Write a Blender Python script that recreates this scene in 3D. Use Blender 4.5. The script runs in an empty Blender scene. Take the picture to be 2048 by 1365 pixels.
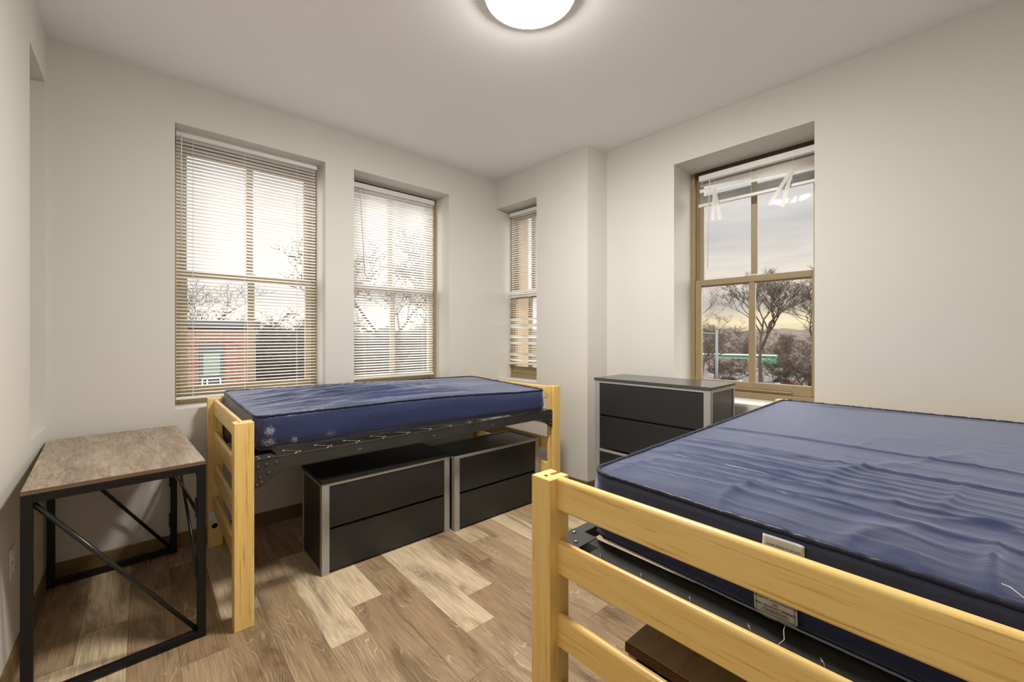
import bpy, bmesh, math, random
from mathutils import Vector, Matrix, noise
S = bpy.context.scene
COL = S.collection
R90 = math.pi / 2

# ------------------------------------------------------------------ camera, sky, exposure
cam_d = bpy.data.cameras.new('camera')
cam = bpy.data.objects.new('camera', cam_d)
COL.objects.link(cam)
YAW = math.atan2(739, 834)
cam.location = (0, 0, 1.30)
cam.rotation_euler = (R90, 0, -YAW)
cam_d.sensor_fit = 'HORIZONTAL'
cam_d.sensor_width = 36
cam_d.lens = 36 * 834 / 2048
cam_d.shift_y = -10.5 / 2048
cam_d.clip_start = 0.02
cam_d.clip_end = 600
S.camera = cam
S.view_settings.view_transform = 'Standard'
S.view_settings.look = 'None'
S.view_settings.exposure = 0.02
S.view_settings.gamma = 1.0
S.view_settings.use_curve_mapping = False
LAMP_STRENGTH = 168.0
SKY_STRENGTH = 1.0

class NT:
    """small node-graph helper"""
    def __init__(s, tree):
        s.t = tree; s.n = tree.nodes; s.l = tree.links
    def new(s, typ, **kw):
        nd = s.n.new(typ)
        for k, v in kw.items(): setattr(nd, k, v)
        return nd
    def set(s, sock, v):
        if isinstance(v, bpy.types.NodeSocket): s.l.new(v, sock)
        elif v is not None: sock.default_value = v
    def math(s, op, a, b=None, c=None):
        nd = s.new('ShaderNodeMath', operation=op)
        s.set(nd.inputs[0], a)
        if b is not None: s.set(nd.inputs[1], b)
        if c is not None: s.set(nd.inputs[2], c)
        return nd.outputs[0]
    def ramp(s, fac, stops):
        nd = s.new('ShaderNodeValToRGB')
        s.set(nd.inputs[0], fac)
        e = nd.color_ramp.elements
        while len(e) < len(stops): e.new(0.5)
        for el, (p, c) in zip(e, stops):
            el.position = p; el.color = (*c, 1) if len(c) == 3 else c
        return nd.outputs[0]
    def mix(s, fac, a, b, blend='MIX'):
        nd = s.new('ShaderNodeMix', data_type='RGBA', blend_type=blend)
        s.set(nd.inputs[0], fac)
        for i, v in ((6, a), (7, b)):
            if isinstance(v, tuple) and len(v) == 3: v = (*v, 1)
            s.set(nd.inputs[i], v)
        return nd.outputs[2]
    def maprange(s, v, a, b, c=0.0, d=1.0):
        nd = s.new('ShaderNodeMapRange')
        s.set(nd.inputs[0], v)
        for i, q in enumerate((a, b, c, d)): nd.inputs[i + 1].default_value = q
        return nd.outputs[0]
    def coord(s, kind='Object'):
        return s.new('ShaderNodeTexCoord').outputs[kind]
    def sep(s, v):
        nd = s.new('ShaderNodeSeparateXYZ'); s.l.new(v, nd.inputs[0]); return nd.outputs
    def comb(s, x, y, z):
        nd = s.new('ShaderNodeCombineXYZ')
        for i, v in enumerate((x, y, z)): s.set(nd.inputs[i], v)
        return nd.outputs[0]
    def scale(s, v, sc):
        nd = s.new('ShaderNodeMapping'); s.l.new(v, nd.inputs[0]); nd.inputs['Scale'].default_value = sc
        return nd.outputs[0]
    def noise(s, v, sc, detail=3.0, rough=0.5, dist=0.0):
        nd = s.new('ShaderNodeTexNoise'); s.l.new(v, nd.inputs['Vector'])
        nd.inputs['Scale'].default_value = sc; nd.inputs['Detail'].default_value = detail
        nd.inputs['Roughness'].default_value = rough; nd.inputs['Distortion'].default_value = dist
        return nd.outputs[0]
    def bump(s, h, strength=0.2, dist=0.01):
        nd = s.new('ShaderNodeBump'); s.l.new(h, nd.inputs['Height'])
        nd.inputs['Strength'].default_value = strength; nd.inputs['Distance'].default_value = dist
        return nd.outputs[0]

# sky: overcast, streaked cloud, warm low horizon, brighter on the side the left windows face
W = bpy.data.worlds.new('sky'); S.world = W
W.use_nodes = True
w = NT(W.node_tree); w.n.clear()
wv = w.coord('Generated'); wo = w.sep(wv)
base = w.ramp(w.maprange(wo[2], -0.1, 0.9),
              [(0.0, (.30, .28, .26)), (0.10, (.72, .60, .42)), (0.128, (1.0, .84, .56)), (0.165, (.62, .57, .52)),
               (0.22, (.88, .80, .70)), (0.30, (.66, .63, .62)), (0.42, (.76, .74, .73)), (0.75, (.80, .79, .80))])
streak = w.noise(w.scale(wv, (2.2, 2.2, 16)), 1.6, 5, .6, .4)
cl = w.ramp(streak, [(0.3, (.84, .84, .86)), (0.7, (1.14, 1.13, 1.10))])
base = w.mix(w.maprange(wo[1], .40, .75, 0.0, .75), base, (.78, .76, .75))
sky = w.mix(1.0, base, cl, 'MULTIPLY')
side = w.math('MULTIPLY', w.maprange(wo[1], 0.46, 0.72, 1.0, 1.6), w.math('MAXIMUM', w.maprange(wo[2], 0.38, 0.62, 1.0, 6.0), w.math('MAXIMUM', w.maprange(wo[0], -.02, -.40, 1.0, 5.0), w.maprange(wo[1], .10, -.30, 1.0, 6.0))))   # overcast; added boost overhead and on unseen sides lights jambs and room
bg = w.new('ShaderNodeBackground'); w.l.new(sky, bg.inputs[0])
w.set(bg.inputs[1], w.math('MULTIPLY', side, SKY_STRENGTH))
w.l.new(bg.outputs[0], w.new('ShaderNodeOutputWorld').inputs[0])

# ------------------------------------------------------------------ materials
MATS = {}
def mat(name, col=(.5, .5, .5), rough=.5, metal=0.0, spec=.5, fn=None, emit=None, estr=0.0):
    m = bpy.data.materials.new(name); m.use_nodes = True
    t = NT(m.node_tree)
    b = t.n['Principled BSDF']
    b.inputs['Base Color'].default_value = (*col, 1)
    b.inputs['Roughness'].default_value = rough
    b.inputs['Metallic'].default_value = metal
    b.inputs['Specular IOR Level'].default_value = spec
    if emit:
        b.inputs['Emission Color'].default_value = (*emit, 1); b.inputs['Emission Strength'].default_value = estr
    if fn: fn(t, b)
    MATS[name] = m
    return m

def f_paint(c1, c2, sc=1.5, bmp=.05):
    def f(t, b):
        co = t.coord()
        t.l.new(t.ramp(t.noise(co, sc, 3), [(.3, c1), (.7, c2)]), b.inputs['Base Color'])
        t.l.new(t.bump(t.noise(co, 260, 2), bmp, .002), b.inputs['Normal'])
    return f

mat('wall_paint', rough=.62, spec=.3, fn=f_paint((.705, .68, .625), (.72, .695, .64)))
mat('ceiling_paint', rough=.75, spec=.2, fn=f_paint((.93, .918, .925), (.94, .928, .935), .8))
mat('exterior_tan', rough=.8, fn=f_paint((.52, .38, .22), (.58, .43, .26), 6))
mat('baseboard', rough=.45, fn=f_paint((.175, .118, .04), (.20, .137, .05), 5))
mat('window_khaki', rough=.42, fn=f_paint((.30, .222, .118), (.325, .242, .13), 9))
mat('head_bronze', rough=.5, fn=f_paint((.060, .040, .016), (.072, .050, .021), 9))
mat('white_plastic', (.80, .79, .76), .35)
mat('outlet_plastic', (.74, .72, .68), .3)
mat('black_steel', rough=.48, spec=.3, fn=f_paint((.0065, .0063, .006), (.009, .0088, .0085), 30, .15))
mat('rail_steel', rough=.4, metal=.2, fn=f_paint((.040, .039, .036), (.052, .05, .046), 12, .1))
mat('bolt_steel', (.42, .41, .39), .3, .9)
mat('spring_steel', (.40, .38, .35), .35, .9)
mat('bolt_dark', (.10, .098, .094), .35, .6)
mat('dark_hole', (.01, .008, .006), .8)
mat('rod_steel', (.03, .03, .03), .25, .5)

def f_silver(t, b):
    co = t.coord()
    n = t.noise(t.scale(co, (60, 60, 2)), 4, 2)
    t.l.new(t.ramp(n, [(.3, (.40, .395, .385)), (.7, (.47, .465, .45))]), b.inputs['Base Color'])
mat('silver_trim', rough=.38, metal=.35, fn=f_silver)

def f_black_lam(t, b):
    co = t.coord()
    n = t.noise(t.scale(co, (3, 3, 120)), 3, 4, .6)
    t.l.new(t.ramp(n, [(.25, (.014, .0147, .0155)), (.75, (.029, .030, .031))]), b.inputs['Base Color'])
    t.l.new(t.bump(n, .12, .002), b.inputs['Normal'])
mat('black_laminate', rough=.38, fn=f_black_lam)
mat('black_top', (.012, .0115, .011), .42)
mat('grey_top', (.06, .058, .056), .22, 0, .8)

def f_slat(t, b):
    tr = t.new('ShaderNodeBsdfTranslucent'); tr.inputs[0].default_value = (.97, .955, .92, 1)
    mx = t.new('ShaderNodeMixShader'); mx.inputs[0].default_value = .42
    t.l.new(b.outputs[0], mx.inputs[1]); t.l.new(tr.outputs[0], mx.inputs[2])
    t.l.new(mx.outputs[0], t.n['Material Output'].inputs[0])
mat('blind_vinyl', (.93, .92, .89), .4, fn=f_slat)

def f_glass(t, b):
    t.n.remove(b)
    tr = t.new('ShaderNodeBsdfTransparent'); tr.inputs[0].default_value = (.97, .975, .97, 1)
    gl = t.new('ShaderNodeBsdfGlossy'); gl.inputs['Roughness'].default_value = .0
    fr = t.new('ShaderNodeFresnel'); fr.inputs[0].default_value = 1.11
    mx = t.new('ShaderNodeMixShader')
    t.l.new(t.math('MULTIPLY', fr.outputs[0], 0.9), mx.inputs[0])
    t.l.new(tr.outputs[0], mx.inputs[1]); t.l.new(gl.outputs[0], mx.inputs[2])
    t.l.new(mx.outputs[0], t.n['Material Output'].inputs[0])
def gmat():
    m = bpy.data.materials.new('window_glass'); m.use_nodes = True
    t = NT(m.node_tree); f_glass(t, t.n['Principled BSDF']); MATS['window_glass'] = m
gmat()

def wood_fn(axis, light, dark, streak, sc=1.0, bmp=.08):
    """long grain along AXIS (0,1,2) in object space"""
    def f(t, b):
        co = t.coord()
        rnd = t.new('ShaderNodeObjectInfo').outputs['Random']
        off = t.new('ShaderNodeVectorMath', operation='ADD')
        t.l.new(co, off.inputs[0]); t.l.new(t.comb(t.math('MULTIPLY', rnd, 13.), t.math('MULTIPLY', rnd, 7.), t.math('MULTIPLY', rnd, 5.)), off.inputs[1])
        v = off.outputs[0]
        k = [26 * sc] * 3; k[axis] = 1.6 * sc
        n1 = t.noise(t.scale(v, k), 1.0, 4, .6, .6)
        k2 = [130 * sc] * 3; k2[axis] = 4.5 * sc
        n2 = t.noise(t.scale(v, k2), 1.0, 3, .55)
        c = t.ramp(n1, [(.28, dark), (.5, tuple((a + d) / 2 for a, d in zip(light, dark))), (.75, light)])
        fine = t.ramp(n2, [(.57, (1, 1, 1)), (.70, streak)])
        c = t.mix(1.0, c, fine, 'MULTIPLY')
        t.l.new(c, b.inputs['Base Color'])
        t.l.new(t.bump(n2, bmp, .002), b.inputs['Normal'])
    return f
PL, PD, PS = (.95, .69, .255), (.87, .565, .175), (.74, .60, .42)
for i, ax in enumerate('xyz'):
    mat('pine_' + ax, rough=.33, fn=wood_fn(i, PL, PD, PS))

def f_desk(t, b):
    co = t.coord()
    n1 = t.noise(t.scale(co, (9, 2.0, 9)), 1.3, 5, .65, 1.2)
    n2 = t.noise(t.scale(co, (60, 5, 20)), 1.5, 4, .6)
    n3 = t.noise(t.scale(co, (13, 4.2, 5)), 1.0, 2, .5, 1.6)
    c = t.ramp(n1, [(.3, (.24, .165, .105)), (.52, (.37, .275, .19)), (.72, (.47, .37, .27))])
    c = t.mix(1.0, c, t.ramp(n2, [(.35, (.72, .70, .68)), (.65, (1.1, 1.1, 1.1))]), 'MULTIPLY')
    c = t.mix(1.0, c, t.ramp(n3, [(.48, (1, 1, 1)), (.50, (.62, .56, .5)), (.52, (1, 1, 1))]), 'MULTIPLY')
    t.l.new(c, b.inputs['Base Color'])
    t.l.new(t.bump(n2, .06, .002), b.inputs['Normal'])
mat('desk_wood', rough=.27, spec=.8, fn=f_desk)
mat('desk_edge', rough=.5, fn=wood_fn(0, (.20, .13, .08), (.13, .08, .045), (.8, .7, .6)))
mat('brown_wood_top', rough=.4, fn=wood_fn(1, (.46, .30, .14), (.38, .235, .10), (.85, .75, .6)))
mat('brown_wood_edge', rough=.5, fn=wood_fn(1, (.17, .065, .02), (.08, .03, .01), (.6, .5, .4)))

def f_floor(t, b):
    PW, PLN = 0.158, 0.925
    s = t.sep(t.coord())
    u = t.math('DIVIDE', t.math('ADD', s[0], 5.0 - .055), PW)
    row = t.math('FLOOR', u)
    off = t.math('FRACT', t.math('ADD', t.math('MULTIPLY', row, .773), .4423))
    v = t.math('ADD', t.math('DIVIDE', t.math('ADD', s[1], 7.0), PLN), off)
    cell = t.math('FLOOR', v)
    h1 = t.math('ADD', t.math('MULTIPLY', t.math('MULTIPLY', row, row), .163), t.math('MULTIPLY', row, .24))
    h2 = t.math('ADD', t.math('MULTIPLY', cell, .343), t.math('MULTIPLY', t.math('MULTIPLY', row, cell), .317))
    idv = t.math('FRACT', t.math('ADD', t.math('ADD', h1, h2), .542))
    w2 = t.new('ShaderNodeTexWhiteNoise', noise_dimensions='2D'); t.l.new(t.comb(row, cell, 0.), w2.inputs['Vector'])
    idc = t.sep(w2.outputs[1])
    px, py = t.math('ADD', s[0], t.math('MULTIPLY', idc[0], 37.)), t.math('ADD', s[1], t.math('MULTIPLY', idc[1], 53.))
    # cathedral grain: warped distance field stretched along the plank
    warp = t.noise(t.comb(t.math('MULTIPLY', px, 4.), t.math('MULTIPLY', py, .75), 0.), 1.6, 2, .5)
    rings = t.math('ABSOLUTE', t.math('SINE', t.math('ADD', t.math('MULTIPLY', warp, 70.), t.math('MULTIPLY', px, 210.))))
    ringl = t.ramp(rings, [(.0, (1, 1, 1)), (.30, (0, 0, 0))])
    gate = t.ramp(t.noise(t.comb(t.math('MULTIPLY', px, 7.), t.math('MULTIPLY', py, 2.2), 3.), 1.3, 3, .6), [(.47, (0, 0, 0)), (.64, (1, 1, 1))])
    fine = t.noise(t.comb(t.math('MULTIPLY', px, 130.), t.math('MULTIPLY', py, 5.), 0.), 1.0, 4, .65)
    blot = t.noise(t.comb(t.math('MULTIPLY', px, 9.), t.math('MULTIPLY', py, 2.0), 9.), 1.0, 4, .6, .8)
    tone = t.ramp(idv, [(0., (.31, .21, .12)), (.3, (.37, .26, .155)), (.55, (.43, .31, .19)), (.75, (.50, .37, .235)), (.84, (.64, .50, .33)), (1., (.68, .545, .37))])
    c = t.mix(1.0, tone, t.ramp(fine, [(.3, (.68, .65, .62)), (.7, (1.2, 1.19, 1.17))]), 'MULTIPLY')
    c = t.mix(1.0, c, t.ramp(blot, [(.30, (.52, .48, .44)), (.50, (1, 1, 1)), (.75, (1.2, 1.18, 1.14))]), 'MULTIPLY')
    c = t.mix(t.math('MULTIPLY', t.math('MULTIPLY', ringl, gate), .62), c, (.74, .66, .52))
    knot = t.new('ShaderNodeTexVoronoi'); t.l.new(t.comb(t.math('MULTIPLY', px, 4.), t.math('MULTIPLY', py, 1.9), 0.), knot.inputs['Vector']); knot.inputs['Scale'].default_value = 1.0
    c = t.mix(1.0, c, t.ramp(knot.outputs['Distance'], [(.02, (.35, .28, .22)), (.085, (1, 1, 1))]), 'MULTIPLY')
    fu, fv = t.math('FRACT', u), t.math('FRACT', v)
    eu = t.math('MINIMUM', fu, t.math('SUBTRACT', 1., fu))
    ev = t.math('MINIMUM', fv, t.math('SUBTRACT', 1., fv))
    seam = t.math('MINIMUM', t.math('MULTIPLY', eu, PW), t.math('MULTIPLY', ev, PLN))
    sm = t.maprange(seam, .0004, .0018, .55, 1.)
    c = t.mix(1.0, c, t.comb(sm, sm, sm), 'MULTIPLY')
    t.l.new(c, b.inputs['Base Color'])
    t.l.new(t.bump(t.math('ADD', t.math('MULTIPLY', fine, .3), sm), .10, .002), b.inputs['Normal'])
    t.l.new(t.maprange(fine, .2, .8, .42, .58), b.inputs['Roughness'])
mat('vinyl_plank', rough=.5, spec=.4, fn=f_floor)

def f_navy(scuffs):
    def f(t, b):
        co = t.coord()
        n = t.noise(co, 2.5, 3)
        c = t.ramp(n, [(.3, (.014, .020, .074)), (.7, (.019, .027, .092))])
        if scuffs:
            sp = t.noise(co, 230, 3, .75)
            tot = None
            for (cx, cy, cz, rx, ry, rz) in scuffs:
                mp = t.new('ShaderNodeMapping', vector_type='POINT'); t.l.new(co, mp.inputs[0])
                mp.inputs['Scale'].default_value = (1 / rx, 1 / ry, 1 / rz)
                mp.inputs['Location'].default_value = (-cx / rx, -cy / ry, -cz / rz)
                ln = t.new('ShaderNodeVectorMath', operation='LENGTH'); t.l.new(mp.outputs[0], ln.inputs[0])
                q = t.maprange(ln.outputs['Value'], .35, 1.0, 1.0, 0.0)
                tot = q if tot is None else t.math('MAXIMUM', tot, q)
            thr = t.math('GREATER_THAN', t.math('ADD', sp, t.math('MULTIPLY', tot, .22)), .70)
            c = t.mix(t.math('MULTIPLY', thr, t.math('GREATER_THAN', tot, .02)), c, (.50, .50, .55))
        t.l.new(c, b.inputs['Base Color'])
        b.inputs['Specular Tint'].default_value = (.80, .88, 1, 1)
        b.inputs['Sheen Weight'].default_value = .85; b.inputs['Sheen Roughness'].default_value = .40; b.inputs['Sheen Tint'].default_value = (.66, .74, 1, 1)
        n2 = t.noise(t.scale(co, (3, 1, 3)), 9, 4, .55, .5)
        t.l.new(t.bump(n2, .16, .02), b.inputs['Normal'])
    return f
SCUFF = [(.06, .0, .835, .035, .06, .035), (.055, .0, .775, .05, .07, .036), (.17, .0, .775, .03, .07, .035), (.13, .0, .752, .10, .07, .010),
         (.34, .0, .785, .05, .07, .03), (.36, .0, .755, .17, .07, .010), (.30, .0, .912, .24, .03, .008), (1.79, .0, .86, .02, .07, .05), (1.55, .0, .83, .02, .05, .02)]
mat('navy_vinyl_worn', rough=.42, spec=.65, fn=f_navy(SCUFF))
mat('navy_vinyl', rough=.42, spec=.65, fn=f_navy(None))
mat('navy_piping', (.010, .014, .045), .45)
mat('tag_cloth', (.60, .585, .55), .7)
mat('tag_ink', (.03, .03, .035), .7)
mat('thread', (.75, .73, .68), .7)
mat('lamp_lens', (.9, .9, .88), .4, emit=(1.0, .972, .93), estr=LAMP_STRENGTH)
mat('lamp_rim', (.62, .61, .59), .4)
# outdoors
def f_brick(t, b):
    s = t.sep(t.coord())
    bt = t.new('ShaderNodeTexBrick')
    t.l.new(t.comb(t.math('ADD', s[0], s[1]), s[2], 0.), bt.inputs['Vector'])
    bt.inputs['Color1'].default_value = (.115, .045, .023, 1); bt.inputs['Color2'].default_value = (.165, .068, .035, 1)
    bt.inputs['Mortar'].default_value = (.17, .135, .105, 1); bt.inputs['Scale'].default_value = 1.0
    bt.inputs['Brick Width'].default_value = .6; bt.inputs['Row Height'].default_value = .2; bt.inputs['Mortar Size'].default_value = .02
    t.l.new(bt.outputs[0], b.inputs['Base Color'])
mat('red_brick', rough=.85, fn=f_brick)
mat('dark_trim', (.045, .05, .055), .6)
mat('green_pane', (.12, .165, .135), .2)
mat('guard_white', (.55, .55, .52), .5)
def f_noise2(c1, c2, sc):
    def f(t, b):
        t.l.new(t.ramp(t.noise(t.coord(), sc, 5, .65), [(.35, c1), (.65, c2)]), b.inputs['Base Color'])
    return f
mat('asphalt', rough=.9, fn=f_noise2((.045, .040, .035), (.13, .113, .10), .16))
mat('bark', rough=.9, fn=f_noise2((.040, .027, .017), (.075, .053, .035), 1.5))
mat('bark_far', rough=.9, fn=f_noise2((.048, .034, .023), (.08, .058, .04), 1.0))
mat('woods', rough=1.0, fn=f_noise2((.035, .024, .016), (.085, .06, .04), .35))
mat('pole_grey', (.10, .115, .135), .5, .2)
mat('canopy_green', (.03, .14, .075), .5)
mat('canopy_white', (.33, .33, .31), .5)
mat('sign_green', (.015, .20, .06), .5)
mat('car_red', (.16, .02, .016), .25)
mat('car_white', (.40, .40, .39), .25)
mat('car_dark', (.05, .055, .065), .25)
mat('car_glass', (.02, .025, .03), .1)
mat('tyre', (.015, .015, .015), .8)

# ------------------------------------------------------------------ mesh helpers
class MB:
    def __init__(s): s.bm = bmesh.new()
    def box(s, x0, x1, y0, y1, z0, z1, bev=0.0, seg=2):
        r = bmesh.ops.create_cube(s.bm, size=1)
        vs = r['verts']
        for v in vs:
            v.co = Vector(((x0 + x1) / 2 + v.co.x * (x1 - x0), (y0 + y1) / 2 + v.co.y * (y1 - y0), (z0 + z1) / 2 + v.co.z * (z1 - z0)))
        if bev > 0:
            es = list({e for v in vs for e in v.link_edges})
            bmesh.ops.bevel(s.bm, geom=es, offset=bev, segments=seg, affect='EDGES', profile=.5, clamp_overlap=True)
        return s
    def prism(s, pts, axis, a0, a1, bev=0.0):
        """polygon PTS in the two other axes, extruded along AXIS from a0 to a1"""
        def P(p, a):
            if axis == 0: return (a, p[0], p[1])
            if axis == 1: return (p[0], a, p[1])
            return (p[0], p[1], a)
        A = [s.bm.verts.new(P(p, a0)) for p in pts]; B = [s.bm.verts.new(P(p, a1)) for p in pts]
        n = len(pts); fs = []
        fs.append(s.bm.faces.new(A)); fs.append(s.bm.faces.new(B[::-1]))
        for i in range(n):
            fs.append(s.bm.faces.new((A[i], B[i], B[(i + 1) % n], A[(i + 1) % n])))
        bmesh.ops.recalc_face_normals(s.bm, faces=fs)
        if bev > 0:
            es = list({e for f in fs for e in f.edges})
            bmesh.ops.bevel(s.bm, geom=es, offset=bev, segments=2, affect='EDGES', profile=.5, clamp_overlap=True)
        return s
    def tube(s, pts, r, n=8, closed=False, cap=True):
        """tube along PTS; r a number or one per point"""
        pts = [Vector(p) for p in pts]; N = len(pts)
        rs = r if isinstance(r, (list, tuple)) else [r] * N
        rings = []; up = None
        for i, p in enumerate(pts):
            if closed: d = pts[(i + 1) % N] - pts[i - 1]
            else: d = pts[min(i + 1, N - 1)] - pts[max(i - 1, 0)]
            if d.length < 1e-9: d = Vector((0, 0, 1))
            d.normalize()
            if up is None:
                up = Vector((0, 0, 1)) if abs(d.z) < .9 else Vector((1, 0, 0))
            sx = d.cross(up)
            if sx.length < 1e-6: sx = d.orthogonal()
            sx.normalize(); up = sx.cross(d).normalized()
            rings.append([s.bm.verts.new(p + (sx * math.cos(2 * math.pi * k / n) + up * math.sin(2 * math.pi * k / n)) * rs[i]) for k in range(n)])
        for i in range(N if closed else N - 1):
            a, b = rings[i], rings[(i + 1) % N]
            for k in range(n):
                s.bm.faces.new((a[k], a[(k + 1) % n], b[(k + 1) % n], b[k]))
        if cap and not closed:
            s.bm.faces.new(rings[0][::-1]); s.bm.faces.new(rings[-1])
        return s
    def cyl(s, c, r, h, axis=2, n=32, r2=None):
        m = Matrix.Translation(c)
        if axis == 0: m = m @ Matrix.Rotation(R90, 4, 'Y')
        if axis == 1: m = m @ Matrix.Rotation(-R90, 4, 'X')
        bmesh.ops.create_cone(s.bm, cap_ends=True, segments=n, radius1=r, radius2=r if r2 is None else r2, depth=h, matrix=m)
        return s
    def build(s, name, m, parent=None, smooth=False, recalc=False):
        if recalc: bmesh.ops.recalc_face_normals(s.bm, faces=s.bm.faces)
        me = bpy.data.meshes.new(name); s.bm.to_mesh(me); s.bm.free()
        for mm in (m if isinstance(m, (list, tuple)) else [m]): me.materials.append(MATS[mm])
        if smooth:
            for p in me.polygons: p.use_smooth = True
        o = bpy.data.objects.new(name, me); COL.objects.link(o)
        if parent: o.parent = parent
        return o

def smooth_by_angle(o, deg=40):
    for p in o.data.polygons: p.use_smooth = True
    me = o.data
    bm = bmesh.new(); bm.from_mesh(me)
    for e in bm.edges:
        if len(e.link_faces) == 2 and e.calc_face_angle(0) > math.radians(deg): e.smooth = False
    bm.to_mesh(me); bm.free()
    return o

def tag(o, label, cat, group=None, kind=None):
    o['label'] = label; o['category'] = cat
    if group: o['group'] = group
    if kind: o['kind'] = kind
    return o
def thing(name, label, cat, loc=(0, 0, 0), rz=0, group=None, kind=None):
    o = bpy.data.objects.new(name, None); COL.objects.link(o)
    o.empty_display_size = .1
    o.location = loc; o.rotation_euler = (0, 0, rz)
    return tag(o, label, cat, group, kind)
def copy_tree(o, parent=None):
    c = o.copy(); COL.objects.link(c); c.parent = parent
    for ch in list(o.children): copy_tree(ch, c)
    return c

# ------------------------------------------------------------------ room shell
XL, YB, HC = -0.376, 3.265, 2.873
PB, PC, PD_ = Vector((2.68, YB)), Vector((2.758, 2.17)), Vector((2.981, 2.136))
D3 = (PC - PB).normalized()
DR = (Vector((3.023, -.07)) - PD_).normalized()
def struct(o, label=None, cat=None):
    o['kind'] = 'structure'
    if label: o['label'] = label; o['category'] = cat
    return o

def wall(name, label, origin, d, t0, t1, h, thick, ops, extra=None):
    """wall in local (t, out, z); openings cut through with rounded arrises"""
    s = MB(); bm = s.bm
    ts = sorted({t0, t1, *[q for o in ops for q in (max(o[0], t0), min(o[1], t1))]})
    zs = sorted({0.0, h, *[q for o in ops for q in (o[2], o[3])]})
    vd = {}
    def V(t, y, z):
        k = (round(t, 5), round(y, 5), round(z, 5))
        if k not in vd: vd[k] = bm.verts.new((t, y, z))
        return vd[k]
    def hole(a, b, c, e):
        m, q = (a + b) / 2, (c + e) / 2
        return any(o[0] < m < o[1] and o[2] < q < o[3] for o in ops)
    nt, nz = len(ts) - 1, len(zs) - 1
    solid = {(i, j): not hole(ts[i], ts[i + 1], zs[j], zs[j + 1]) for i in range(nt) for j in range(nz)}
    for (i, j), so in solid.items():
        if not so: continue
        a, b, c, e = ts[i], ts[i + 1], zs[j], zs[j + 1]
        bm.faces.new((V(a, 0, c), V(b, 0, c), V(b, 0, e), V(a, 0, e)))
        f = bm.faces.new((V(a, thick, c), V(a, thick, e), V(b, thick, e), V(b, thick, c))); f.material_index = 1
        for (di, dj, p, q) in ((-1, 0, (a, c), (a, e)), (1, 0, (b, e), (b, c)), (0, -1, (b, c), (a, c)), (0, 1, (a, e), (b, e))):
            if not solid.get((i + di, j + dj), False):
                bm.faces.new((V(p[0], 0, p[1]), V(q[0], 0, q[1]), V(q[0], thick, q[1]), V(p[0], thick, p[1])))
    es = []
    for e in bm.edges:
        if all(abs(v.co.y) < 1e-6 for v in e.verts) and len(e.link_faces) == 2 and e.calc_face_angle(0) > 1.0:
            m = (e.verts[0].co + e.verts[1].co) / 2
            if t0 + .01 < m.x < t1 - .01 and .01 < m.z < h - .01: es.append(e)
    if es: bmesh.ops.bevel(bm, geom=es, offset=.009, segments=3, affect='EDGES', profile=.5, clamp_overlap=True)
    if extra: extra(s)
    bmesh.ops.recalc_face_normals(bm, faces=bm.faces)
    o = s.build(name, ['wall_paint', 'exterior_tan'])
    o.location = (origin[0], origin[1], 0)
    o.rotation_euler = (0, 0, math.atan2(d[1], d[0]))
    smooth_by_angle(o, 30)
    return struct(o, label, 'wall')

W1 = (.148, 1.026, .849, 2.603)
W2 = (1.240, 2.117, .849, 2.605)
W3 = (-.01, .54, .868, 2.583)
W4 = (.597, 1.469, .845, 2.588)
wall('wall_back', 'warm grey wall with two tall blind-covered windows', (0, YB), (1, 0), -.80, 2.90, HC, .40, [W1, W2])
wall('wall_corner', 'short angled grey wall holding the narrow window', PB, D3, 0, .98, HC, .33, [W3])
def niche_back(s): s.box(2.70, 3.30, .16, .20, .70, 2.70)
wall('wall_left', 'grey wall at left with a tall shallow recess', (XL, 0), (0, 1), -.60, YB, HC, .16, [(2.815, 3.215, .826, 2.612)], niche_back)
wall('wall_right', 'grey wall at right holding the window with the broken blind', PD_, DR, 0, 2.75, HC, .40, [W4])
s = MB(); a0 = PB + D3 * .98; n3 = Vector((-D3.y, D3.x))
s.prism([tuple(a0), tuple(PC), tuple(PD_), (3.38, 2.136), tuple(a0 + n3 * .63)], 2, 0, HC)
o = s.build('wall_column', ['wall_paint'], recalc=True); struct(o, 'projecting grey wall corner between the narrow window and the dresser', 'wall')
s = MB(); s.box(-.80, 3.45, -.70, -.60, 0, HC); struct(s.build('wall_front', 'wall_paint'), 'grey wall behind the viewer', 'wall')
s = MB(); s.box(-.80, 3.45, -.70, 3.68, -.10, 0); struct(s.build('floor', 'vinyl_plank'), 'oak-look plank floor in mixed brown tones', 'floor')
s = MB(); s.box(-.80, 3.45, -.70, 3.68, HC, HC + .12); struct(s.build('ceiling', 'ceiling_paint'), 'smooth pale ceiling', 'ceiling')
s = MB(); s.box(2.905, 3.13, YB, 3.64, -1, 3.2); struct(s.build('wall_exterior', 'exterior_tan'), 'tan outside end of the building wall beyond the narrow window', 'wall')

def baseboard(name, p, q, h=.092, th=.009):
    p, q = Vector(p), Vector(q); d = q - p
    s = MB(); s.prism([(0, 0), (0, h), (-th * .5, h), (-th, h - .006), (-th, 0)], 0, 0, d.length)
    o = s.build(name, 'baseboard', recalc=True); o.location = (p.x, p.y, 0); o.rotation_euler = (0, 0, math.atan2(d.y, d.x))
    return struct(o, 'brown vinyl baseboard along the ' + name.split('_')[1] + ' wall', 'baseboard')
baseboard('baseboard_back', (XL, YB), (2.68, YB))
baseboard('baseboard_left', (XL, -.6), (XL, YB - .01))
baseboard('baseboard_corner', PB + D3 * .01, PC)
baseboard('baseboard_column', PC, PD_)
baseboard('baseboard_right', PD_ + DR * .01, PD_ + DR * 2.7)

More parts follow.
